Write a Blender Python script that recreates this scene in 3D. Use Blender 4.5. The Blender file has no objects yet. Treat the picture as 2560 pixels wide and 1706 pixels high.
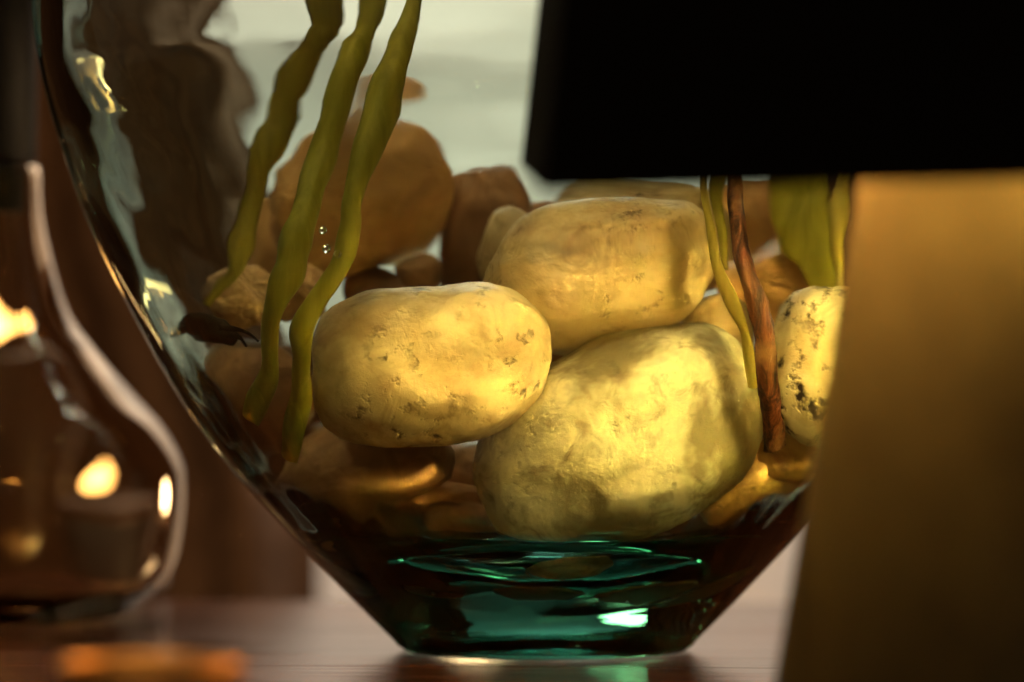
import bpy, bmesh, math, random
from mathutils import Vector, Matrix, noise, Euler

# ------------------------------------------------------------------ camera, world, lights, exposure
S = bpy.context.scene
COL = S.collection
CAM = Vector((-0.0083, -1.0, 0.0774))
cam_d = bpy.data.cameras.new('camera'); cam = bpy.data.objects.new('camera', cam_d); COL.objects.link(cam)
cam.location = CAM; cam.rotation_euler = (math.radians(90), 0, 0)
cam_d.sensor_width = 36.0; cam_d.lens = 36.0 / 0.256
cam_d.clip_start = 0.02; cam_d.clip_end = 50
cam_d.dof.use_dof = True; cam_d.dof.focus_distance = 0.935; cam_d.dof.aperture_fstop = 7.2
S.camera = cam

W = bpy.data.worlds.new('World'); S.world = W; W.use_nodes = True
bg = W.node_tree.nodes['Background']
bg.inputs[0].default_value = (1.0, 0.70, 0.43, 1); bg.inputs[1].default_value = 0.07

def lamp(name, kind, loc, energy, color, rot=(0, 0, 0), size=0.1, size_y=None, parent=None):
    d = bpy.data.lights.new(name, kind); d.energy = energy; d.color = color
    if kind == 'AREA':
        d.size = size
        if size_y: d.shape = 'RECTANGLE'; d.size_y = size_y
    else:
        d.shadow_soft_size = size
    o = bpy.data.objects.new(name, d); COL.objects.link(o); o.location = loc; o.rotation_euler = rot
    if parent: o.parent = parent
    return o
# added area light standing in for room light, washes the pale wall
lamp('wall_fill_light', 'AREA', (-0.02, 0.60, 0.56), 6.6, (1.0, 0.92, 0.80), (math.radians(22), 0, 0), 0.18)

# added warm fill high above the table, lifts back stones and stems
lamp('warm_fill_light', 'AREA', (-0.10, -0.30, 0.95), 6.5, (1.0, 0.62, 0.27), (math.radians(-18), math.radians(6), 0), 0.28)

S.view_settings.view_transform = 'Standard'; S.view_settings.look = 'None'
S.view_settings.exposure = 0.0; S.view_settings.gamma = 1.0
S.render.engine = 'CYCLES'
cy = S.cycles
cy.use_denoising = True; cy.denoiser = 'OPENIMAGEDENOISE'; cy.denoising_input_passes = 'RGB_ALBEDO_NORMAL'
cy.max_bounces = 16; cy.transmission_bounces = 14; cy.glossy_bounces = 6; cy.diffuse_bounces = 4
cy.transparent_max_bounces = 12
cy.caustics_refractive = True; cy.caustics_reflective = True; cy.blur_glossy = 0.2
cy.sample_clamp_indirect = 0.0; cy.use_adaptive_sampling = False

# ------------------------------------------------------------------ helpers
def at(px, py, Y):
    """world point that stands at depth Y on the line of sight through a pixel of the 2560-wide frame"""
    s = (Y - CAM.y) * 1e-4
    return Vector((CAM.x + (px - 1280) * s, Y, CAM.z + (853 - py) * s))

def mesh_obj(name, verts, faces, mat, parent=None, smooth=True):
    me = bpy.data.meshes.new(name); me.from_pydata([tuple(v) for v in verts], [], faces); me.update()
    if smooth:
        for p in me.polygons: p.use_smooth = True
    o = bpy.data.objects.new(name, me); COL.objects.link(o)
    if mat: me.materials.append(mat)
    if parent: o.parent = parent
    return o

def bm_obj(name, bm, mat, parent=None, smooth=False):
    me = bpy.data.meshes.new(name); bm.to_mesh(me); bm.free()
    if smooth:
        for p in me.polygons: p.use_smooth = True
    o = bpy.data.objects.new(name, me); COL.objects.link(o)
    if mat: me.materials.append(mat)
    if parent: o.parent = parent
    return o

def empty(name, loc=(0, 0, 0), rz=0):
    o = bpy.data.objects.new(name, None); COL.objects.link(o); o.location = loc; o.rotation_euler = (0, 0, rz)
    o.empty_display_size = 0.01
    return o

def tag(o, label=None, cat=None, group=None, kind=None):
    if label: o['label'] = label
    if cat: o['category'] = cat
    if group: o['group'] = group
    if kind: o['kind'] = kind
    return o

def spline(pts, n):
    """Catmull-Rom through tuples, n samples"""
    P = [tuple(p) for p in pts]
    P = [tuple(2 * a - b for a, b in zip(P[0], P[1]))] + P + [tuple(2 * a - b for a, b in zip(P[-1], P[-2]))]
    out = []; m = len(P) - 3
    for i in range(n):
        t = i / (n - 1) * m; k = min(int(t), m - 1); u = t - k
        p0, p1, p2, p3 = P[k:k + 4]
        out.append(tuple(0.5 * (2 * b + (c - a) * u + (2 * a - 5 * b + 4 * c - d) * u * u + (3 * b - a - 3 * c + d) * u ** 3)
                         for a, b, c, d in zip(p0, p1, p2, p3)))
    return out

def interp(tab, x):
    if x <= tab[0][0]: return tab[0][1]
    for (a, b), (c, d) in zip(tab, tab[1:]):
        if x <= c: return b + (d - b) * (x - a) / (c - a)
    return tab[-1][1]

def lathe(profile, seg, wob=None):
    """profile of (r, z) from the axis round to the axis; first and last have r = 0"""
    V = []; F = []; rings = []
    for i, (r, z) in enumerate(profile):
        if r < 1e-6:
            rings.append([len(V)]); V.append((0, 0, z))
        else:
            ring = []
            for k in range(seg):
                a = 2 * math.pi * k / seg; rr = r; zz = z
                if wob: rr, zz = wob(i, r, z, a)
                ring.append(len(V)); V.append((rr * math.cos(a), rr * math.sin(a), zz))
            rings.append(ring)
    for A, B in zip(rings, rings[1:]):
        for k in range(seg):
            k2 = (k + 1) % seg
            if len(A) == 1: F.append((A[0], B[k2], B[k]))
            elif len(B) == 1: F.append((A[k], A[k2], B[0]))
            else: F.append((A[k], A[k2], B[k2], B[k]))
    return V, F

def fbm(p, o=4):
    v = 0; a = 1; q = Vector(p)
    for _ in range(o):
        v += a * noise.noise(q); q = q * 2.07 + Vector((3.1, 1.7, 5.3)); a *= 0.5
    return v

# ------------------------------------------------------------------ materials
class N:
    """tiny node-graph writer"""
    def __init__(self, name):
        self.m = bpy.data.materials.new(name); self.m.use_nodes = True
        self.t = self.m.node_tree; self.t.nodes.clear()
        self.out = self.t.nodes.new('ShaderNodeOutputMaterial')
    def n(self, typ, **kw):
        x = self.t.nodes.new('ShaderNode' + typ)
        for k, v in kw.items():
            if k.startswith('i_'):
                s = x.inputs[int(k[2:])] if k[2:].isdigit() else x.inputs[k[2:].replace('_', ' ')]
                if isinstance(v, bpy.types.NodeSocket): self.t.links.new(v, s)
                else: s.default_value = v
            else: setattr(x, k, v)
        return x
    def link(self, a, b): self.t.links.new(a, b)
    def coord(self, scale=(1, 1, 1), loc=(0, 0, 0), rot=(0, 0, 0)):
        c = self.n('TexCoord'); mp = self.n('Mapping'); self.link(c.outputs['Object'], mp.inputs[0])
        mp.inputs['Scale'].default_value = scale; mp.inputs['Location'].default_value = loc; mp.inputs['Rotation'].default_value = rot
        return mp.outputs[0]
    def noise(self, vec, scale, detail=4, rough=0.55, dist=0.0):
        x = self.n('TexNoise'); self.link(vec, x.inputs['Vector'])
        x.inputs['Scale'].default_value = scale; x.inputs['Detail'].default_value = detail
        x.inputs['Roughness'].default_value = rough; x.inputs['Distortion'].default_value = dist
        return x.outputs['Fac']
    def ramp(self, fac, stops, mode='LINEAR'):
        r = self.n('ValToRGB'); self.link(fac, r.inputs[0]); e = r.color_ramp.elements
        r.color_ramp.interpolation = mode
        while len(e) < len(stops): e.new(0.5)
        for s, (p, c) in zip(e, stops):
            s.position = p
            s.color = (c, c, c, 1) if isinstance(c, (int, float)) else (*c, 1)
        return r.outputs[0]
    def mix(self, fac, a, b, blend='MIX'):
        x = self.n('Mix', data_type='RGBA', blend_type=blend)
        for s, v in ((x.inputs['Factor'], fac), (x.inputs['A'], a), (x.inputs['B'], b)):
            if isinstance(v, bpy.types.NodeSocket): self.link(v, s)
            elif isinstance(v, (int, float)): s.default_value = v
            else: s.default_value = (*v, 1)
        return [o for o in x.outputs if o.type == 'RGBA'][0]
    def math(self, op, a, b=0.0):
        x = self.n('Math', operation=op)
        for s, v in ((x.inputs[0], a), (x.inputs[1], b)):
            if isinstance(v, bpy.types.NodeSocket): self.link(v, s)
            else: s.default_value = v
        return x.outputs[0]
    def bump(self, h, strength, dist):
        b = self.n('Bump'); self.link(h, b.inputs['Height'])
        b.inputs['Strength'].default_value = strength; b.inputs['Distance'].default_value = dist
        return b.outputs[0]
    def principled(self, color, rough=0.5, normal=None, **kw):
        p = self.n('BsdfPrincipled')
        for s, v in (('Base Color', color), ('Roughness', rough)):
            if isinstance(v, bpy.types.NodeSocket): self.link(v, p.inputs[s])
            elif isinstance(v, (int, float)): p.inputs[s].default_value = v
            else: p.inputs[s].default_value = (*v, 1)
        if normal is not None: self.link(normal, p.inputs['Normal'])
        for k, v in kw.items():
            s = p.inputs[k.replace('_', ' ')]
            if isinstance(v, bpy.types.NodeSocket): self.link(v, s)
            else: s.default_value = v
        self.link(p.outputs[0], self.out.inputs[0])
        return self.m

def stone_mat(name, light, dark, stain, seed, speck=0.0, vein=0.5, patch=0.5, spec_scale=260, spk=(0.58, 0.74), cloud=0.5, gate_lo=0.42):
    g = N(name); v = g.coord(loc=(seed * 3.7, seed * 1.3, seed * 2.1))
    big = g.noise(v, 38, 4, 0.6, 0.4)
    col = g.mix(g.ramp(big, [(0.43, 0), (0.56, 1)]), dark, light)
    mid = g.noise(v, 120, 5, 0.65, 0.8)
    col = g.mix(g.math('MULTIPLY', g.ramp(mid, [(0.50, 0), (0.72, 1)]), patch), col, stain)
    cl = g.noise(v, 24, 5, 0.7, 0.6)
    col = g.mix(g.math('MULTIPLY', g.ramp(cl, [(0.50, 0), (0.64, 1)]), cloud), col, stain)
    # thin wandering veins
    vn = g.noise(v, 55, 5, 0.6, 1.6)
    vv = g.ramp(vn, [(0.485, 0), (0.5, 1), (0.515, 0)])
    col = g.mix(g.math('MULTIPLY', g.math('MULTIPLY', vv, vein * 0.6), g.ramp(g.noise(v, 33, 2), [(0.45, 0), (0.62, 1)])), col, tuple(c * 0.45 for c in stain))
    # small pits and dark specks
    sp = g.noise(v, spec_scale, 3, 0.6)
    gate = g.ramp(g.noise(v, 60, 2), [(gate_lo, 0), (gate_lo + 0.18, 1)])
    sf = g.math('MULTIPLY', g.math('MULTIPLY', g.ramp(sp, [(spk[0], 0), (spk[1], 1)]), gate), speck)
    col = g.mix(sf, col, (0.035, 0.022, 0.012))
    fine = g.noise(v, 700, 3, 0.6)
    h = g.math('ADD', g.math('MULTIPLY', mid, 0.38), g.math('MULTIPLY', fine, 0.22))
    h = g.math('SUBTRACT', h, g.math('MULTIPLY', sf, 0.7))
    nb = g.bump(h, 0.6, 0.0014)
    return g.principled(col, g.ramp(mid, [(0.3, 0.48), (0.7, 0.72)]), nb, Specular_IOR_Level=0.45)

def stem_mat(name, a, b, streak=0.5):
    g = N(name); v = g.coord(scale=(1, 1, 0.12))
    f = g.noise(v, 260, 4, 0.6, 0.3); w = g.noise(g.coord(), 45, 3)
    col = g.mix(g.ramp(f, [(0.35, 0), (0.7, 1)]), a, b)
    col = g.mix(g.math('MULTIPLY', g.ramp(w, [(0.45, 0), (0.7, 1)]), streak), col, tuple(c * 0.55 for c in a))
    return g.principled(col, 0.6, g.bump(f, 0.4, 0.0007), Specular_IOR_Level=0.3,
                        Subsurface_Weight=0.25, Subsurface_Radius=(0.004, 0.004, 0.001), Subsurface_Scale=0.5)

def glass_mat(name, tint, vol=None, dens=0.0, rough=0.0, ior=1.5):
    g = N(name)
    b = g.n('BsdfGlass'); b.inputs['Color'].default_value = (*tint, 1); b.inputs['Roughness'].default_value = rough
    b.inputs['IOR'].default_value = ior
    g.link(b.outputs[0], g.out.inputs['Surface'])
    if vol:
        a = g.n('VolumeAbsorption'); a.inputs['Color'].default_value = (*vol, 1); a.inputs['Density'].default_value = dens
        g.link(a.outputs[0], g.out.inputs['Volume'])
    return g.m

def plain(name, col, rough=0.5, metal=0.0, bumpiness=0.1, scale=200, spec=0.5, var=0.25):
    g = N(name); v = g.coord(); f = g.noise(v, scale, 4)
    c = g.mix(g.ramp(f, [(0.3, 0), (0.7, 1)]), tuple(x * (1 - var) for x in col), tuple(min(1, x * (1 + var)) for x in col))
    return g.principled(c, rough, g.bump(f, bumpiness, 0.0008), Metallic=metal, Specular_IOR_Level=spec)

def wood_mat(name, a, b, rough, scale=1.0, coat=0.0):
    g = N(name); v = g.coord(scale=(0.9 * scale, 11 * scale, 11 * scale))
    f = g.noise(v, 9, 6, 0.6, 1.2); f2 = g.noise(g.coord(scale=(2, 40, 40)), 14, 4, 0.6)
    col = g.mix(g.ramp(f, [(0.32, 0), (0.68, 1)]), a, b)
    col = g.mix(g.math('MULTIPLY', g.ramp(f2, [(0.5, 0), (0.75, 1)]), 0.6), col, tuple(c * 0.4 for c in a))
    rg = g.ramp(f, [(0.3, rough * 0.8), (0.7, rough * 1.3)])
    return g.principled(col, rg, g.bump(f2, 0.12, 0.0006), Specular_IOR_Level=0.2, Coat_Weight=coat, Coat_Roughness=0.12)

M = {}
M['glass'] = glass_mat('green_glass', (0.97, 1.0, 0.98), (0.23, 0.54, 0.50), 58.0)
M['bubble_air'] = glass_mat('bubble_air', (1, 1, 1))
M['clear'] = glass_mat('clear_glass', (0.90, 0.84, 0.76), (0.75, 0.7, 0.6), 12.0)
M['black'] = plain('black_shade_fabric', (0.0045, 0.0045, 0.0035), 0.9, 0, 0.3, 900, 0.05)
M['black_metal'] = plain('black_metal', (0.008, 0.007, 0.006), 0.55, 0.0, 0.1, 400, 0.2)
M['bronze'] = plain('brushed_bronze', (0.023, 0.027, 0.018), 0.6, 0.3, 0.35, 40, 0.3, 0.35)
M['lining'] = plain('shade_lining', (0.62, 0.50, 0.32), 0.8, 0, 0.1, 400, 0.2)
M['brass'] = plain('brass', (0.7, 0.38, 0.12), 0.48, 1.0, 0.1, 150)
M['patina'] = plain('dark_brass', (0.09, 0.035, 0.012), 0.5, 0.4, 0.2, 150)
M['wall'] = plain('wall_paint', (0.70, 0.62, 0.55), 0.85, 0, 0.15, 6, 0.2, 0.12)
M['curtain'] = plain('curtain_fabric', (0.17, 0.095, 0.058), 0.9, 0, 0.3, 120, 0.1, 0.3)
M['wood'] = wood_mat('table_wood', (0.022, 0.009, 0.005), (0.12, 0.044, 0.020), 0.17, 1.0, 0.0)

# ------------------------------------------------------------------ the setting: wall, curtain, table
def grid_sheet(x0, x1, z0, z1, nx, nz, fy):
    V = []; F = []
    for j in range(nz + 1):
        for i in range(nx + 1):
            x = x0 + (x1 - x0) * i / nx; z = z0 + (z1 - z0) * j / nz
            V.append((x, fy(x, z), z))
    for j in range(nz):
        for i in range(nx):
            a = j * (nx + 1) + i; F.append((a, a + 1, a + nx + 2, a + nx + 1))
    return V, F

V, F = grid_sheet(-1.6, 1.8, -0.75, 1.7, 60, 40, lambda x, z: 0.002 * fbm((x * 3, 0, z * 3)))
wall = mesh_obj('wall', V, F, M['wall']); wall.location.y = 0.80; tag(wall, kind='structure')
V, F = grid_sheet(-1.1, -0.118, -0.7, 1.5, 260, 110,
                  lambda x, z: 0.016 * math.sin(x * 82 + 2.2 * math.sin(x * 9) + 0.25 * math.sin(z * 5)) + 0.007 * math.sin(x * 190 + z * 2))
lean = lambda x, z: x + 0.036 * min(1.0, max(0.0, (0.13 - z) / 0.11)) * max(0.0, 1 - (-0.118 - x) / 0.5)
V = [(lean(x, z), y, z) for x, y, z in V]
cur = mesh_obj('curtain', V, F, M['curtain']); cur.location.y = 0.52
V2, F2 = grid_sheet(0.118, 1.2, -0.7, 1.5, 200, 24,
                  lambda x, z: 0.018 * math.sin(x * 76 + 2.0 * math.sin(x * 8) + 0.3 * math.sin(z * 4)) + 0.006 * math.sin(x * 170 + z * 2))
refl_cur = mesh_obj('curtain', V2, F2, M['curtain']); refl_cur.location.y = 0.56  # second curtain, added to turn pale reflections in the vase brown
refl_cur.modifiers.new('thick', 'SOLIDIFY').thickness = 0.002
tag(refl_cur, 'added brown fabric curtain behind the table lamp, darkening what the vase reflects', 'curtain')
so = cur.modifiers.new('thick', 'SOLIDIFY'); so.thickness = 0.002
tag(cur, 'brown fabric curtain hanging in folds behind the glass bottle', 'curtain')

def board(L, Wd, T, bev=0.0003):
    bm = bmesh.new(); bmesh.ops.create_cube(bm, size=1)
    for v in bm.verts: v.co = Vector((v.co.x * L, v.co.y * Wd, v.co.z * T - T / 2))
    me = bpy.data.meshes.new('plank'); bm.to_mesh(me); bm.free(); me.materials.append(M['wood'])
    for p in me.polygons: p.use_smooth = False
    return me
table = empty('table', (0, 0, 0), math.radians(-3.5))
tag(table, 'glossy dark red-brown wooden table of planks under the vase', 'table')
pm = board(1.7, 0.118, 0.025)
for k, y in enumerate((0.128, 0.009, -0.110, -0.229, -0.348, -0.467, -0.586)):
    p = bpy.data.objects.new('plank', pm); COL.objects.link(p); p.parent = table
    p.location = (0.03 * ((k * 7) % 5 - 2), y, -0.0001 * ((k * 3) % 3))
for sx in (-0.78, 0.78):
    for sy in (-0.58, 0.13):
        bm = bmesh.new(); bmesh.ops.create_cube(bm, size=1)
        for v in bm.verts: v.co = Vector((v.co.x * (0.05 + 0.012 * (v.co.z > 0)), v.co.y * (0.05 + 0.012 * (v.co.z > 0)), v.co.z * 0.70))
        bmesh.ops.bevel(bm, geom=bm.edges[:], offset=0.004, segments=2, affect='EDGES')
        lg = bm_obj('leg', bm, M['wood'], table); lg.location = (sx, sy, -0.028 - 0.35)

# ------------------------------------------------------------------ the vase
OUT = [(0.0000, 0.0355), (0.0012, 0.0372), (0.0028, 0.0386), (0.0136, 0.0493), (0.0251, 0.0601), (0.0365, 0.0706), (0.0463, 0.0793),
       (0.0583, 0.0882), (0.0702, 0.0957), (0.0844, 0.1035), (0.1007, 0.1114), (0.1192, 0.1184), (0.1409, 0.1246), (0.1627, 0.1276),
       (0.1850, 0.1278), (0.2080, 0.1220), (0.2300, 0.1080), (0.2500, 0.0880), (0.2680, 0.0700), (0.2850, 0.0610), (0.3020, 0.0600), (0.3180, 0.0660)]
FLOOR = 0.0225
THK = [(0.0225, 0.0150), (0.030, 0.0100), (0.045, 0.0066), (0.07, 0.0058), (0.10, 0.0062), (0.13, 0.0058), (0.145, 0.0040), (0.17, 0.0030), (0.32, 0.0028)]
outer = spline([(z, r) for z, r in OUT], 150)
def r_out(z): return interp(outer, z)
def r_in(z):
    if z < FLOOR: return 0.0
    R = r_out(z) - interp(THK, z)
    t = (z - FLOOR) / 0.009                                   # rounded inner floor
    if t < 1: R *= math.sqrt(max(0.0, 1 - (1 - t) ** 2)) * 0.94 + 0.06 * t
    return R
prof = [(0.0, 0.0022), (0.012, 0.0020), (0.024, 0.0012), (0.031, 0.0003)]
prof += [(r, z) for z, r in outer]
n_out = len(prof)
zt = outer[-1][0]; rt = outer[-1][1]
prof += [(rt - 0.0008, zt + 0.0013), (rt - 0.0019, zt + 0.0013)]
inner = []
for i in range(150):
    u = i / 149; z = zt - 0.0005 - (zt - 0.0005 - FLOOR - 0.0001) * u
    inner.append((max(r_in(z), 0.0), z))
for k in range(1, 9):                                         # finer rings where the floor turns
    pass
prof += [p for p in inner if p[0] > 0.008] + [(0.0, FLOOR)]
def vase_wob(i, r, z, a):
    x, y = math.cos(a), math.sin(a)
    base = 1.0 if z > 0.004 else z / 0.004
    if i < n_out:
        d = 0.00035 * noise.noise((x * 1.6, y * 1.6, z * 18)) + 0.00020 * noise.noise((x * 5, y * 5, z * 60 + 4))
        return r + d * base, z
    k = min(1.0, (z - FLOOR) / 0.012)
    up_ = 1 + 0.9 * min(1.0, max(0.0, (z - 0.085) / 0.03))
    d = 0.0007 * up_ * noise.noise((x * 2.2 + 7, y * 2.2, z * 30)) + 0.00036 * noise.noise((x * 5 + 3, y * 5, z * 62 + 9)) \
        + 0.00010 * noise.noise((x * 14 + 3, y * 14, z * 150 + 2))
    rp = min(1.0, max(0.0, (z - 0.099) / 0.012)) * min(1.0, max(0.0, (-0.25 - y) / 0.3))               # ripples where the gather was turned
    d += rp * (0.00020 * noise.noise((x * 4.5 + 1, y * 4.5, z * 85)) + 0.00012 * noise.noise((x * 11 + 1, y * 11, z * 190)))
    return r + d * max(k, 0), z + (1 - max(k, 0)) * 0.0009 * noise.noise((x * r * 60, y * r * 60, 2))
V, F = lathe(prof, 220, vase_wob)
vase = mesh_obj('glass_vase', V, F, M['glass'])
bm = bmesh.new(); bm.from_mesh(vase.data); bmesh.ops.recalc_face_normals(bm, faces=bm.faces[:]); bm.to_mesh(vase.data); bm.free()
vase.location.z = 0.0006
tag(vase, 'thick green-tinted glass vase holding stones and plant stems on the table', 'vase')

# tiny air bubbles frozen in the thick base
rb = random.Random(5)
bmm = bmesh.new(); bmesh.ops.create_icosphere(bmm, subdivisions=3, radius=1.0)
for f in bmm.faces: f.normal_flip()
for k in range(14):
    a = -math.pi / 2 + rb.uniform(-1.0, 1.0); z = rb.uniform(0.004, 0.019); rr = (r_out(z) - 0.002) * rb.uniform(0.75, 0.98)
    if k == 0:
        me_b = bpy.data.meshes.new('bubble'); bmm.to_mesh(me_b); bmm.free(); me_b.materials.append(M['bubble_air'])
        for p in me_b.polygons: p.use_smooth = True
    o = bpy.data.objects.new('bubble', me_b); COL.objects.link(o); o.parent = vase
    o.location = (rr * math.cos(a), rr * math.sin(a), z); q = rb.uniform(0.0002, 0.0006); o.scale = (q, q, q * 0.8)

# ------------------------------------------------------------------ stones
def ico(sub):
    bm = bmesh.new(); bmesh.ops.create_icosphere(bm, subdivisions=sub, radius=1)
    v = [x.co.copy() for x in bm.verts]; f = [tuple(q.index for q in p.verts) for p in bm.faces]; bm.free()
    return v, f
ICO5, ICO4 = ico(6), ico(5)

def stone(name, px, py, w, h, Y, mat, label, seed, roll=0.0, depth=None, rough=0.10, sq=2.2, flat=None, hi=True, yaw=0.0):
    """px,py centre and w,h full size in frame pixels at depth Y; turned by roll (degrees) in the picture plane"""
    c = at(px, py, Y); s = (Y - CAM.y) * 1e-4
    a, b = w * s / 2, h * s / 2; d = depth if depth else (a + b) / 2 * 0.8
    vs, fs = ICO5 if hi else ICO4
    R = Matrix.Rotation(math.radians(-roll), 3, 'Y') @ Matrix.Rotation(math.radians(yaw), 3, 'Z'); P = []
    for v in vs:
        k = (abs(v.x) ** sq + abs(v.y) ** sq + abs(v.z) ** sq) ** (-1 / sq)
        q = v * k
        n1 = noise.noise(v * 1.1 + Vector((seed * 9.1, seed, 0))); n2 = fbm(v * 2.6 + Vector((0, seed * 5.3, seed)), 4)
        q = q * (1 + rough * n1 * 1.6 + rough * 0.42 * n2)
        if flat:
            for fx, fy_, fz, lim in flat:                      # worn facets
                nn = Vector((fx, fy_, fz)).normalized(); e = q.dot(nn) - lim
                if e > 0: q = q - nn * e * 0.82
        q = Vector((q.x * a, q.y * d, q.z * b))
        P.append(c + R @ q)
    # keep inside the glass
    for it in range(3):
        for i, p in enumerate(P):
            z = p.z
            if z < FLOOR + 0.0012: p.z = FLOOR + 0.0012; z = p.z
            rl = r_in(z) - 0.0012; rr = math.hypot(p.x, p.y)
            if rr > rl:
                kf = rl / rr if rl > 0 else 0; p.x *= kf; p.y *= kf
    o = mesh_obj(name, [p - c for p in P], fs, mat); o.location = c
    tag(o, label, 'stone', 'stones inside the vase')
    return o

cream = (0.74, 0.66, 0.44); tan = (0.50, 0.36, 0.19); brown = (0.30, 0.18, 0.085)
MS = [
    stone_mat('cream_stone', (0.80, 0.65, 0.40), (0.58, 0.42, 0.22), (0.34, 0.21, 0.10), 1, 0.9, 0.35, 0.6, 210, (0.56, 0.70), cloud=0.6),
    stone_mat('mottled_stone', (0.78, 0.73, 0.50), (0.27, 0.225, 0.115), (0.19, 0.14, 0.07), 2, 0.4, 0.2, 0.85, cloud=0.75),
    stone_mat('veined_stone', (0.80, 0.64, 0.38), (0.66, 0.50, 0.27), (0.40, 0.24, 0.10), 3, 0.6, 1.0, 0.55, 260, (0.56, 0.70), cloud=0.55),
    stone_mat('speckled_stone', (0.86, 0.72, 0.46), (0.68, 0.52, 0.29), (0.36, 0.22, 0.10), 4, 1.0, 0.2, 0.5, 230, (0.53, 0.66), cloud=0.3, gate_lo=0.30),
    stone_mat('ochre_stone', (0.80, 0.48, 0.20), (0.64, 0.36, 0.14), (0.40, 0.20, 0.08), 5, 0.4, 0.2, 0.5),
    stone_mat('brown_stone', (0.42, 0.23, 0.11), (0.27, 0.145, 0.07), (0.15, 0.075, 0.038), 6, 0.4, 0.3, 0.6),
    stone_mat('pitted_stone', (0.62, 0.42, 0.24), (0.44, 0.27, 0.14), (0.2, 0.11, 0.06), 7, 1.0, 0.4, 0.7, 150),
    stone_mat('gold_stone', (0.74, 0.46, 0.14), (0.40, 0.21, 0.065), (0.18, 0.085, 0.03), 8, 0.6, 0.6, 0.8),
]
def D(x): return x * 1.088
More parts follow.
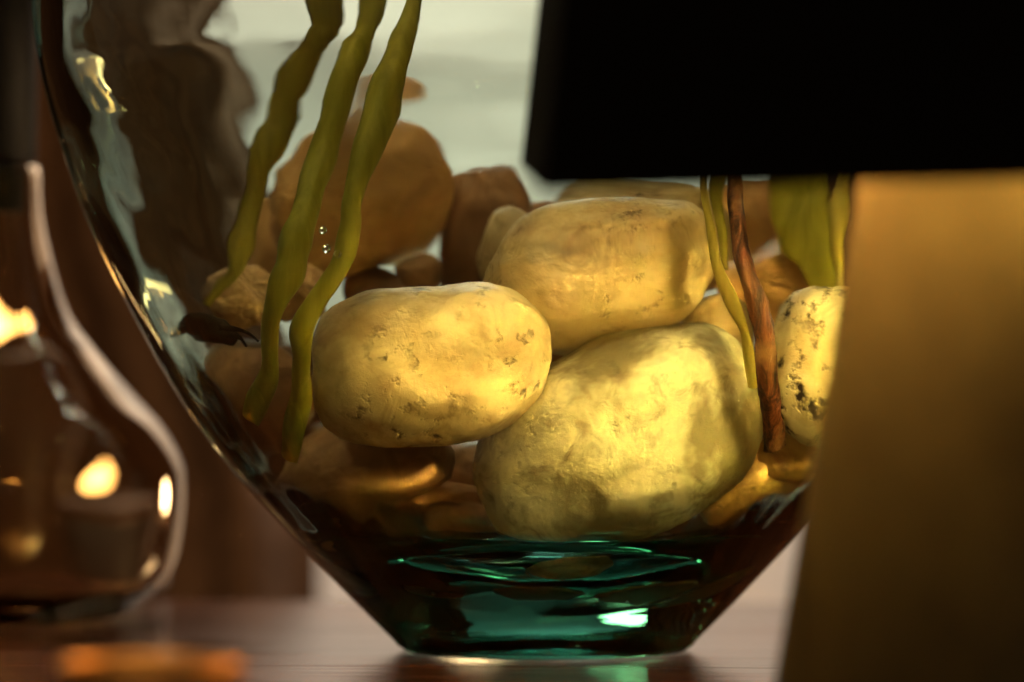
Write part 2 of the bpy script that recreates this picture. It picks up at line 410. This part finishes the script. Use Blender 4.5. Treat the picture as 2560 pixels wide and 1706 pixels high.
ST = [
    # name, cx, cy, w, h (display px), Y, material, label, seed, roll, kw
    ('river_stone', 982, 825, 545, 372, -0.050, 0, 'smooth cream oval stone beside the two long green stems', 1.6, 4, dict(rough=0.06, sq=2.5)),
    ('river_stone', 1425, 1003, 690, 455, -0.036, 1, 'largest stone, mottled grey-cream, lying in front at the bottom', 2.3, 27, dict(rough=0.05, sq=2.3)),
    ('river_stone', 1375, 618, 530, 335, -0.026, 2, 'veined cream stone lying across the two largest stones', 3.1, 8, dict(rough=0.08, sq=2.3, depth=0.024)),
    ('river_stone', 1872, 820, 215, 370, -0.045, 3, 'pale upright stone with dark specks beside the brown twig', 4.4, -8, dict(rough=0.07, sq=2.5)),
    ('river_stone', 815, 455, 420, 325, 0.020, 4, 'large ochre stone behind the green stems', 5.2, 20, dict(rough=0.09)),
    ('river_stone', 1120, 530, 230, 280, 0.035, 5, 'brown blocky stone standing behind the veined stone', 6.7, 5, dict(rough=0.12, sq=3.0)),
    ('river_stone', 575, 665, 165, 145, -0.018, 6, 'small pitted tan stone with a dark spot behind the stems', 7.7, -15, dict(rough=0.16)),
    ('river_stone', 700, 655, 130, 130, -0.004, 6, 'small tan stone between the two long green stems', 8.9, 10, dict(rough=0.18)),
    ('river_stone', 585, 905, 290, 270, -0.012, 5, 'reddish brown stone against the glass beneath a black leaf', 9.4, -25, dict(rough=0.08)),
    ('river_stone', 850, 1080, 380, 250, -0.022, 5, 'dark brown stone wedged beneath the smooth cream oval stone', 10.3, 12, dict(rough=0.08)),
    ('quartz_stone', 1705, 1120, 260, 150, -0.026, 7, 'golden rough crystalline stone beneath the foot of the brown twig', 11.8, 40, dict(rough=0.16, sq=2.6)),
    ('pebble', 1830, 1090, 90, 60, -0.012, 7, 'small golden pebble at the right of the crystalline stone', 12.5, 30, dict(rough=0.14, hi=False)),
    ('pebble', 965, 605, 95, 80, 0.000, 5, 'small round brown pebble below the large ochre stone', 13.2, 0, dict(rough=0.08, hi=False)),
    ('river_stone', 1650, 765, 190, 200, -0.012, 2, 'pale rounded stone tucked behind the thin yellow stem', 14.1, -20, dict(rough=0.09)),
    ('river_stone', 1770, 650, 250, 190, 0.005, 4, 'orange-tan stone behind the upper part of the brown twig', 15.5, 10, dict(rough=0.12, sq=2.8)),
    ('river_stone', 1170, 570, 170, 170, -0.006, 2, 'small pale stone leaning on the left end of the veined stone', 16.6, -30, dict(rough=0.08)),
    ('river_stone', 1450, 500, 380, 240, 0.012, 2, 'tan stone resting behind and above the veined stone', 17.2, -5, dict(rough=0.12)),
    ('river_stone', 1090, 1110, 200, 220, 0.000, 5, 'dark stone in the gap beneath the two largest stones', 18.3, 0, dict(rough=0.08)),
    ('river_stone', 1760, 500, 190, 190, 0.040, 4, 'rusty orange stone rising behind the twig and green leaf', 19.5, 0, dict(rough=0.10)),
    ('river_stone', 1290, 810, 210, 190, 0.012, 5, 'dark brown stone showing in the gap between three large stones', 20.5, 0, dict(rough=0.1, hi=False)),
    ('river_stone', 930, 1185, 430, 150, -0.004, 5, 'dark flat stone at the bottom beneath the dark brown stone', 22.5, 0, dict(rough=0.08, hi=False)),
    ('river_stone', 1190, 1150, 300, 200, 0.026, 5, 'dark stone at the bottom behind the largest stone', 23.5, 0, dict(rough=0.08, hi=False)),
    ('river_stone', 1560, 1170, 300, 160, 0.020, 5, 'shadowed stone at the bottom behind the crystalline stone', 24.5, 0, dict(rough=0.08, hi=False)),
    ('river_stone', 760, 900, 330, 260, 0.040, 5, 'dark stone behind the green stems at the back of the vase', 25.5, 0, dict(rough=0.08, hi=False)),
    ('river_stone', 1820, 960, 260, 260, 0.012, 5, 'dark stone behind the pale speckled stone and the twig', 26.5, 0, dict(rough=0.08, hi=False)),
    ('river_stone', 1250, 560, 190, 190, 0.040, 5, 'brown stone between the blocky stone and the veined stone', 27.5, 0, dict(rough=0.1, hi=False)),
    ('river_stone', 1610, 540, 190, 230, 0.034, 2, 'tan stone behind the thin yellow stem', 28.5, 0, dict(rough=0.1, hi=False)),
    ('river_stone', 640, 560, 190, 200, 0.050, 4, 'ochre stone behind the foot of the olive stem', 29.5, 0, dict(rough=0.1, hi=False)),
    ('river_stone', 1800, 1035, 170, 110, -0.030, 7, 'golden brown stone beneath the pale speckled stone', 30.5, 20, dict(rough=0.14, hi=False)),
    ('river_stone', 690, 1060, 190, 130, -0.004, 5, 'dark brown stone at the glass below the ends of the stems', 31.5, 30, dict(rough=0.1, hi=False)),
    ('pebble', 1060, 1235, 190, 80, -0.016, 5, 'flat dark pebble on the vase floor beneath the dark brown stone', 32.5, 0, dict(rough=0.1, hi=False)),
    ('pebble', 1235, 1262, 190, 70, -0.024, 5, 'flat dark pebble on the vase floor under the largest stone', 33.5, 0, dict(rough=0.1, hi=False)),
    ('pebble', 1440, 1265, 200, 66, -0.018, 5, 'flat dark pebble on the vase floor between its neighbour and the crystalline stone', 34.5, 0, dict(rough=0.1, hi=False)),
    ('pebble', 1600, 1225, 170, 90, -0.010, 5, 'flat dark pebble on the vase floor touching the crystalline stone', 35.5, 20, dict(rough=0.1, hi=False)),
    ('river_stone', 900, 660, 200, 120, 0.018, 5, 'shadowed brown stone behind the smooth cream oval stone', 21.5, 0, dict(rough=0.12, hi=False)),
]
for nm, cx, cyy, w, h, Y, mi, lab, sd, roll, kw in ST:
    stone(nm, D(cx), D(cyy), D(w), D(h), Y, MS[mi], lab, sd, roll, **kw)

# ------------------------------------------------------------------ stems, twig, leaves
def tube(name, pts, mat, seg=18, n=90, label=None, cat='stem', group=None, lump=0.06, seed=0.0, flat=1.0, parent=None):
    """pts: (display x, display y, Y, full width in display px)"""
    P = []
    for x, y, Y, w in spline(pts, n):
        if mat in (GREEN, OLIVE) and flat == 1.0:              # waviness of refraction put into the stem's shape
            x += 6 * noise.noise((y / 70, seed * 7.3, 0)); w *= 1 + 0.16 * noise.noise((y / 60, seed * 3.1, 5))
        c = at(D(x), D(y), Y); P.append((c, D(w) * (0.80 if mat in (GREEN, OLIVE) else 0.82) * (Y - CAM.y) * 1e-4 / 2))
    base = P[-1][0]
    V = []; F = []
    for i, (c, r) in enumerate(P):
        t = (P[min(i + 1, n - 1)][0] - P[max(i - 1, 0)][0]).normalized()
        s = t.cross(Vector((0, 1, 0))).normalized(); u = s.cross(t)
        for k in range(seg):
            a = 2 * math.pi * k / seg
            q = 1 + lump * noise.noise((math.cos(a) * 1.5, math.sin(a) * 1.5 + seed, i * 0.11)) + lump * 0.4 * noise.noise((math.cos(a) * 5, math.sin(a) * 5, i * 0.3 + seed))
            V.append(c + (s * math.cos(a) + u * math.sin(a) * flat) * r * q - base)
    for i in range(n - 1):
        for k in range(seg):
            k2 = (k + 1) % seg; F.append((i * seg + k, i * seg + k2, (i + 1) * seg + k2, (i + 1) * seg + k))
    V.append(P[0][0] - base); V.append(P[-1][0] + (P[-1][0] - P[-2][0]) * 0.3 - base); a0 = n * seg; b0 = a0 + 1
    for k in range(seg):
        k2 = (k + 1) % seg; F.append((a0, k2, k)); F.append((b0, (n - 1) * seg + k, (n - 1) * seg + k2))
    o = mesh_obj(name, V, F, mat); o.location = base
    if label: tag(o, label, cat, group)
    return o
GREEN = stem_mat('green_stem', (0.30, 0.28, 0.026), (0.48, 0.43, 0.055), 0.35)
OLIVE = stem_mat('olive_stem', (0.24, 0.20, 0.024), (0.36, 0.31, 0.04), 0.5)
def bark_mat():
    g = N('twig_bark'); v = g.coord(scale=(1, 1, 0.10)); f = g.noise(v, 420, 5, 0.7, 0.5); w = g.noise(g.coord(), 90, 4, 0.6)
    col = g.mix(g.ramp(f, [(0.42, 0), (0.62, 1)]), (0.035, 0.009, 0.005), (0.24, 0.075, 0.03))
    col = g.mix(g.ramp(w, [(0.52, 0), (0.66, 0.8)]), col, (0.40, 0.20, 0.09))
    return g.principled(col, 0.5, g.bump(f, 0.9, 0.0012), Specular_IOR_Level=0.45)
BARK = bark_mat()
YEL = stem_mat('yellow_stem', (0.52, 0.42, 0.08), (0.66, 0.54, 0.13), 0.3)
LEAFB = plain('black_leaf', (0.004, 0.005, 0.002), 0.7, 0, 0.3, 300, 0.15)
GRP = 'green stems standing in the vase'
up = lambda x, y, Y, w, dx: [(x + dx * 2.2, y - 560, Y, w * 0.9), (x + dx, y - 260, Y, w)]
tube('plant_stem', [(860, -480, -0.005, 110), (770, -200, -0.005, 120), (748, 0, -0.008, 120), (738, 100, -0.010, 116), (706, 190, -0.012, 92), (655, 280, -0.014, 70), (612, 350, -0.015, 84),
                    (580, 440, -0.016, 62), (566, 520, -0.018, 70), (545, 570, -0.02, 70), (520, 630, -0.022, 36), (490, 682, -0.022, 22)],
     OLIVE, label='olive green stem, wide at the top and thin at its foot', group=GRP, seed=1)
tube('plant_stem', [(960, -480, -0.03, 70), (900, -200, -0.03, 70), (866, 0, -0.032, 72), (836, 120, -0.036, 70), (782, 240, -0.042, 84), (740, 350, -0.046, 78), (722, 440, -0.052, 72), (690, 540, -0.058, 98),
                    (672, 610, -0.06, 92), (640, 700, -0.062, 62), (632, 770, -0.060, 50), (632, 840, -0.057, 52), (608, 910, -0.054, 74), (582, 962, -0.052, 66)],
     GREEN, label='bright green stem whose blunt end shows beside the reddish brown stone', group=GRP, seed=2)
tube('plant_stem', [(1060, -480, -0.045, 66), (990, -200, -0.045, 66), (958, 0, -0.046, 52), (926, 120, -0.052, 66), (888, 240, -0.058, 92), (840, 360, -0.064, 84), (818, 450, -0.068, 60), (812, 520, -0.070, 70), (790, 600, -0.072, 56),
                    (738, 680, -0.0725, 66), (706, 750, -0.0715, 66), (704, 830, -0.067, 48), (702, 920, -0.0605, 62), (668, 1050, -0.0525, 60)],
     GREEN, label='green stem running down along the edge of the smooth cream oval stone', group=GRP, seed=3)
tw = tube('twig', [(1660, -200, -0.05, 44), (1675, 120, -0.058, 42), (1688, 420, -0.068, 42), (1694, 520, -0.072, 46), (1706, 600, -0.075, 50), (1732, 680, -0.075, 54), (1748, 760, -0.073, 58), (1752, 860, -0.070, 56), (1762, 940, -0.065, 56), (1770, 1016, -0.059, 62)],
     BARK, n=130, label='reddish brown woody twig standing between the stones', cat='twig', lump=0.28, seed=4)
tube('plant_stem', [(1600, 100, -0.05, 30), (1620, 420, -0.056, 24), (1632, 540, -0.058, 28), (1650, 620, -0.060, 36), (1680, 690, -0.061, 44), (1706, 745, -0.060, 26), (1716, 800, -0.058, 34), (1722, 880, -0.054, 30)],
     YEL, label='thin translucent yellow stem beside the brown twig', group=GRP, seed=5)
tube('plant_stem', [(1650, 100, -0.03, 40), (1656, 430, -0.034, 40), (1660, 520, -0.036, 36), (1664, 600, -0.038, 22)],
     OLIVE, label='short dark green stem between the yellow stem and the brown twig', group=GRP, seed=6)
tube('plant_stem', [(1800, 100, 0.0, 150), (1838, 420, -0.004, 165), (1860, 520, -0.008, 160), (1892, 600, -0.012, 90), (1900, 690, -0.014, 60)],
     GREEN, label='thick olive green stem behind the pale speckled stone', group=GRP, seed=7, flat=0.4)
tube('plant_stem', [(1960, 300, -0.02, 30), (1942, 440, -0.026, 36), (1925, 520, -0.03, 40), (1925, 600, -0.03, 30), (1935, 660, -0.03, 20)],
     YEL, label='pale yellow stem at the glass beside the thick olive stem', group=GRP, seed=8)
# rotted black leaf caught at the left
bl = empty('dead_leaf', at(D(500), D(750), -0.03)); tag(bl, 'black rotted leaf with hair roots lying on the reddish brown stone', 'leaf')
def leaf_piece(name, pts, seg=10, flat=0.35, seed=0):
    o = tube(name, pts, LEAFB, seg=seg, n=30, flat=flat, seed=seed, lump=0.3); o.location = o.location - bl.location; o.parent = bl
leaf_piece('blade', [(418, 760, -0.030, 10), (440, 738, -0.034, 56), (480, 738, -0.038, 80), (520, 752, -0.041, 70), (556, 770, -0.042, 34)], seed=2)
leaf_piece('root_hair', [(520, 738, -0.042, 18), (560, 745, -0.043, 14), (585, 756, -0.044, 10), (604, 774, -0.044, 5)], seed=3)
leaf_piece('root_hair', [(530, 755, -0.042, 16), (560, 765, -0.043, 12), (578, 786, -0.044, 6)], seed=4)
# air bubbles clinging to the stem
BUB = glass_mat('bubble', (1, 1, 1), None, 0, 0, 1.33)
for bx, by, br, nm in ((752, 520, 9, 'upper'), (760, 560, 10, 'middle'), (786, 572, 9, 'lower')):
    bmm = bmesh.new(); bmesh.ops.create_icosphere(bmm, subdivisions=3, radius=D(br) * 0.93e-4)
    o = bm_obj('droplet', bmm, BUB, None, True); o.location = at(D(bx), D(by), -0.079)
    tag(o, {'upper': 'tiny clear droplet, topmost of three between the two long green stems', 'middle': 'tiny clear droplet, largest of three between the two long green stems', 'lower': 'tiny clear droplet touching the green stem along the cream oval stone'}[nm], 'droplet', 'droplets by the stems')

# ------------------------------------------------------------------ table lamp in front (black shade, bronze body)
LX, LY = 0.128, -0.245
tl = empty('table_lamp', (LX, LY, 0), math.radians(1.5))
tag(tl, 'table lamp with a black box shade above a tapered bronze body', 'lamp')
def frustum(bx, by, tx, ty, z0, z1, bev, capped=True, tilt=0.0, roll=0.0):
    bm = bmesh.new(); bmesh.ops.create_cube(bm, size=1)
    for v in bm.verts:
        t = v.co.z > 0
        x = math.copysign(tx if t else bx, v.co.x); y = math.copysign(ty if t else by, v.co.y)
        v.co = Vector((x, y, (z1 if t else z0) + y * tilt + x * roll))
    if not capped:
        bmesh.ops.delete(bm, geom=[f for f in bm.faces if abs(f.normal.z) > 0.9], context='FACES')
    if bev: bmesh.ops.bevel(bm, geom=[e for e in bm.edges], offset=bev, segments=4, affect='EDGES')
    return bm
SH_Z0 = 0.1121                       # the shade hangs a little down at its front
bm = frustum(0.133, 0.060, 0.114, 0.051, SH_Z0, 0.285, 0, False, 0.085, 0.028)
sh = bm_obj('lamp_shade', bm, M['black'], tl)
m = sh.modifiers.new('thick', 'SOLIDIFY'); m.thickness = 0.0022; m.offset = -1
bm = frustum(0.1305, 0.0575, 0.1115, 0.0485, SH_Z0 + 0.0006, 0.284, 0, False, 0.085, 0.028)
ln = bm_obj('lining', bm, M['lining'], sh)
m = ln.modifiers.new('thick', 'SOLIDIFY'); m.thickness = 0.0006; m.offset = -1
V, F = lathe([(0, 0.0065), (0.086, 0.0065), (0.0877, 0.0078)] + [(0.0877 - 0.0165 * k / 20, 0.0078 + 0.0962 * k / 20) for k in range(1, 21)] + [(0.0706, 0.1085), (0.0693, 0.1092), (0, 0.1092)], 96)
V = [(x, y * 0.76, z) for x, y, z in V]
body = mesh_obj('body', V, F, M['bronze'], tl)
V, F = lathe([(0, 0.0005), (0.0872, 0.0005), (0.088, 0.0015), (0.088, 0.0052), (0.087, 0.0062), (0, 0.0062)], 96)
mesh_obj('foot', [(x, y * 0.765, z) for x, y, z in V], F, M['black_metal'], tl)
def cyl(r1, r2, z0, z1, seg=32):
    bm = bmesh.new(); bmesh.ops.create_cone(bm, cap_ends=True, segments=seg, radius1=r1, radius2=r2, depth=z1 - z0)
    for v in bm.verts: v.co.z += (z0 + z1) / 2
    return bm
sk = bm_obj('socket', cyl(0.011, 0.011, 0.1094, 0.1100), M['black_metal'], tl)
BULB_Z = 0.130
V, F = lathe([(0, 0.1102), (0.010, 0.1103), (0.016, 0.114), (0.021, 0.121), (0.0225, 0.130), (0.020, 0.142), (0.013, 0.149), (0, 0.1508)], 32)
g = N('bulb_glass'); a = g.n('BsdfTransparent'); a.inputs[0].default_value = (1, 0.98, 0.94, 1); g.link(a.outputs[0], g.out.inputs[0])
bulb = mesh_obj('bulb', V, F, g.m, tl)
bar = bm_obj('shade_support', cyl(0.0022, 0.0022, 0.151, 0.262, 12), M['black_metal'], tl)
for ang, L in ((0, 0.0495), (90, 0.1135), (180, 0.0495), (270, 0.1135)):
    arm = bm_obj('arm', cyl(0.0015, 0.0015, 0.0, L, 8), M['black_metal'], bar)
    arm.location.z = 0.26; arm.rotation_euler = (math.radians(90), 0, math.radians(ang))
lb = lamp('bulb_light', 'POINT', (0, 0, BULB_Z), 12.5, (1.0, 0.55, 0.15), size=0.0150, parent=tl)

# ------------------------------------------------------------------ glass bottle at the left
bt = empty('glass_bottle', (-0.1563, 0.10, 0)); tag(bt, 'bulbous clear glass bottle with a tall black neck beside the vase', 'bottle')
bo = spline([(0.0008, 0.030), (0.002, 0.040), (0.006, 0.0472), (0.0133, 0.0538), (0.024, 0.0569), (0.0371, 0.058), (0.0444, 0.0569), (0.054, 0.0515), (0.0635, 0.043), (0.0755, 0.0329),
             (0.0874, 0.0251), (0.1096, 0.0191), (0.125, 0.0180)], 90)
pr = [(0, 0.0020), (0.02, 0.0015)] + [(r, z) for z, r in bo] + [(0.0165, 0.1262), (0.0150, 0.1255)]
pr += [(max(r - 0.0009, 0.004), z) for z, r in reversed(bo) if z > 0.009] + [(0.036, 0.0075), (0.02, 0.0068), (0, 0.0066)]
V, F = lathe(pr, 96, lambda i, r, z, a: (r + 0.0003 * noise.noise((math.cos(a) * 2, math.sin(a) * 2, z * 40 + (5 if i > 92 else 0))), z))
bb = mesh_obj('body', V, F, M['clear'], bt)
bm = bmesh.new(); bm.from_mesh(bb.data); bmesh.ops.recalc_face_normals(bm, faces=bm.faces[:]); bm.to_mesh(bb.data); bm.free()
V, F = lathe([(0, 0.113), (0.0142, 0.113), (0.0146, 0.1268), (0.0172, 0.127), (0.0174, 0.26), (0.0165, 0.262), (0, 0.262)], 48)
mesh_obj('neck', V, F, M['black_metal'], bt)

# ------------------------------------------------------------------ small brass dish at the front left
dc = at(372, 1672, -0.33)
dish = empty('brass_dish', (dc.x, dc.y, 0)); tag(dish, 'small round brass dish standing before the glass bottle', 'dish')
zr = dc.z
V, F = lathe([(0, 0.0008), (0.011, 0.0006), (0.0125, 0.002), (0.0135, zr * 0.6), (0.0148, zr - 0.001), (0.0150, zr), (0.0144, zr + 0.0004), (0.0137, zr - 0.001), (0.0125, zr * 0.6), (0.011, 0.004), (0, 0.0035)], 64)
mesh_obj('bowl', V, F, M['patina'], dish)
V, F = lathe([(0, zr - 0.0002), (0.0136, zr - 0.0002), (0.0138, zr + 0.0008), (0.0145, zr + 0.0014), (0.0154, zr + 0.0010), (0.0155, zr + 0.0001), (0.0148, zr - 0.0002)][1:], 64)
F = F + [(5 * 64 + k, 5 * 64 + (k + 1) % 64, (k + 1) % 64, k) for k in range(64)]
mesh_obj('rim', V, F, M['brass'], dish)

# ------------------------------------------------------------------ two burning candles behind the glass bottle
WAX = plain('candle_wax', (0.085, 0.042, 0.018), 0.5, 0, 0.05, 60, 0.4, 0.08)
TIN = plain('tealight_tin', (0.6, 0.58, 0.55), 0.3, 1.0, 0.1, 200)
g = N('flame'); e = g.n('Emission'); e.inputs[0].default_value = (1.0, 0.58, 0.20, 1); e.inputs[1].default_value = 18.0; g.link(e.outputs[0], g.out.inputs[0]); FLAME = g.m
g = N('glint_flame'); e = g.n('Emission'); e.inputs[0].default_value = (1.0, 0.66, 0.32, 1); e.inputs[1].default_value = 90.0; g.link(e.outputs[0], g.out.inputs[0]); FLAME2 = g.m
def candle(name, px, py, Y, r, label, tin, fs=1.0):
    c = at(px, py, Y); zf = c.z - 0.006                          # flame foot
    o = empty(name, (c.x, c.y, 0)); tag(o, label, 'candle')
    zt_ = zf - 0.003
    V, F = lathe([(0, 0.0012), (r * 0.96, 0.0012), (r, 0.003), (r, zt_ - 0.002), (r * 0.93, zt_), (r * 0.6, zt_ - 0.0012), (0, zt_ - 0.0016)], 40)
    mesh_obj('wax', V, F, WAX, o)
    if tin:
        V, F = lathe([(0, 0.0002), (r * 1.05, 0.0002), (r * 1.06, 0.001), (r * 1.06, zt_ * 0.8), (r * 1.10, zt_ * 0.8 + 0.0006), (r * 1.02, zt_ * 0.8), (r * 1.02, 0.0010), (0, 0.0010)], 40)
        mesh_obj('cup', V, F, TIN, o)
    bmw = cyl(0.0005, 0.0004, zt_ - 0.0015, zf + 0.002, 8); bm_obj('wick', bmw, M['black_metal'], o)
    V, F = lathe([(0, zf), (0.0024, zf + 0.0010), (0.0042, zf + 0.004), (0.0044, zf + 0.006), (0.0034, zf + 0.009), (0.0015, zf + 0.0125), (0, zf + 0.0150)], 20)
    mesh_obj('flame', [(x * fs, y * fs, zf + (z - zf) * fs) for x, y, z in V], F, FLAME if fs < 1.5 else FLAME2, o)
candle('tealight', 256, 1190, 0.27, 0.019, 'low burning candle in a metal cup seen through the glass bottle', True, 0.48)
candle('pillar_candle', 2, 805, 0.25, 0.024, 'taller burning candle behind the glass bottle', False)
candle('tealight', 1195, 1310, 0.168, 0.019, 'added candle in a metal cup hidden behind the base of the vase for its glint', True, 1.7)  # hidden candle added to make the bright glint in the glass base
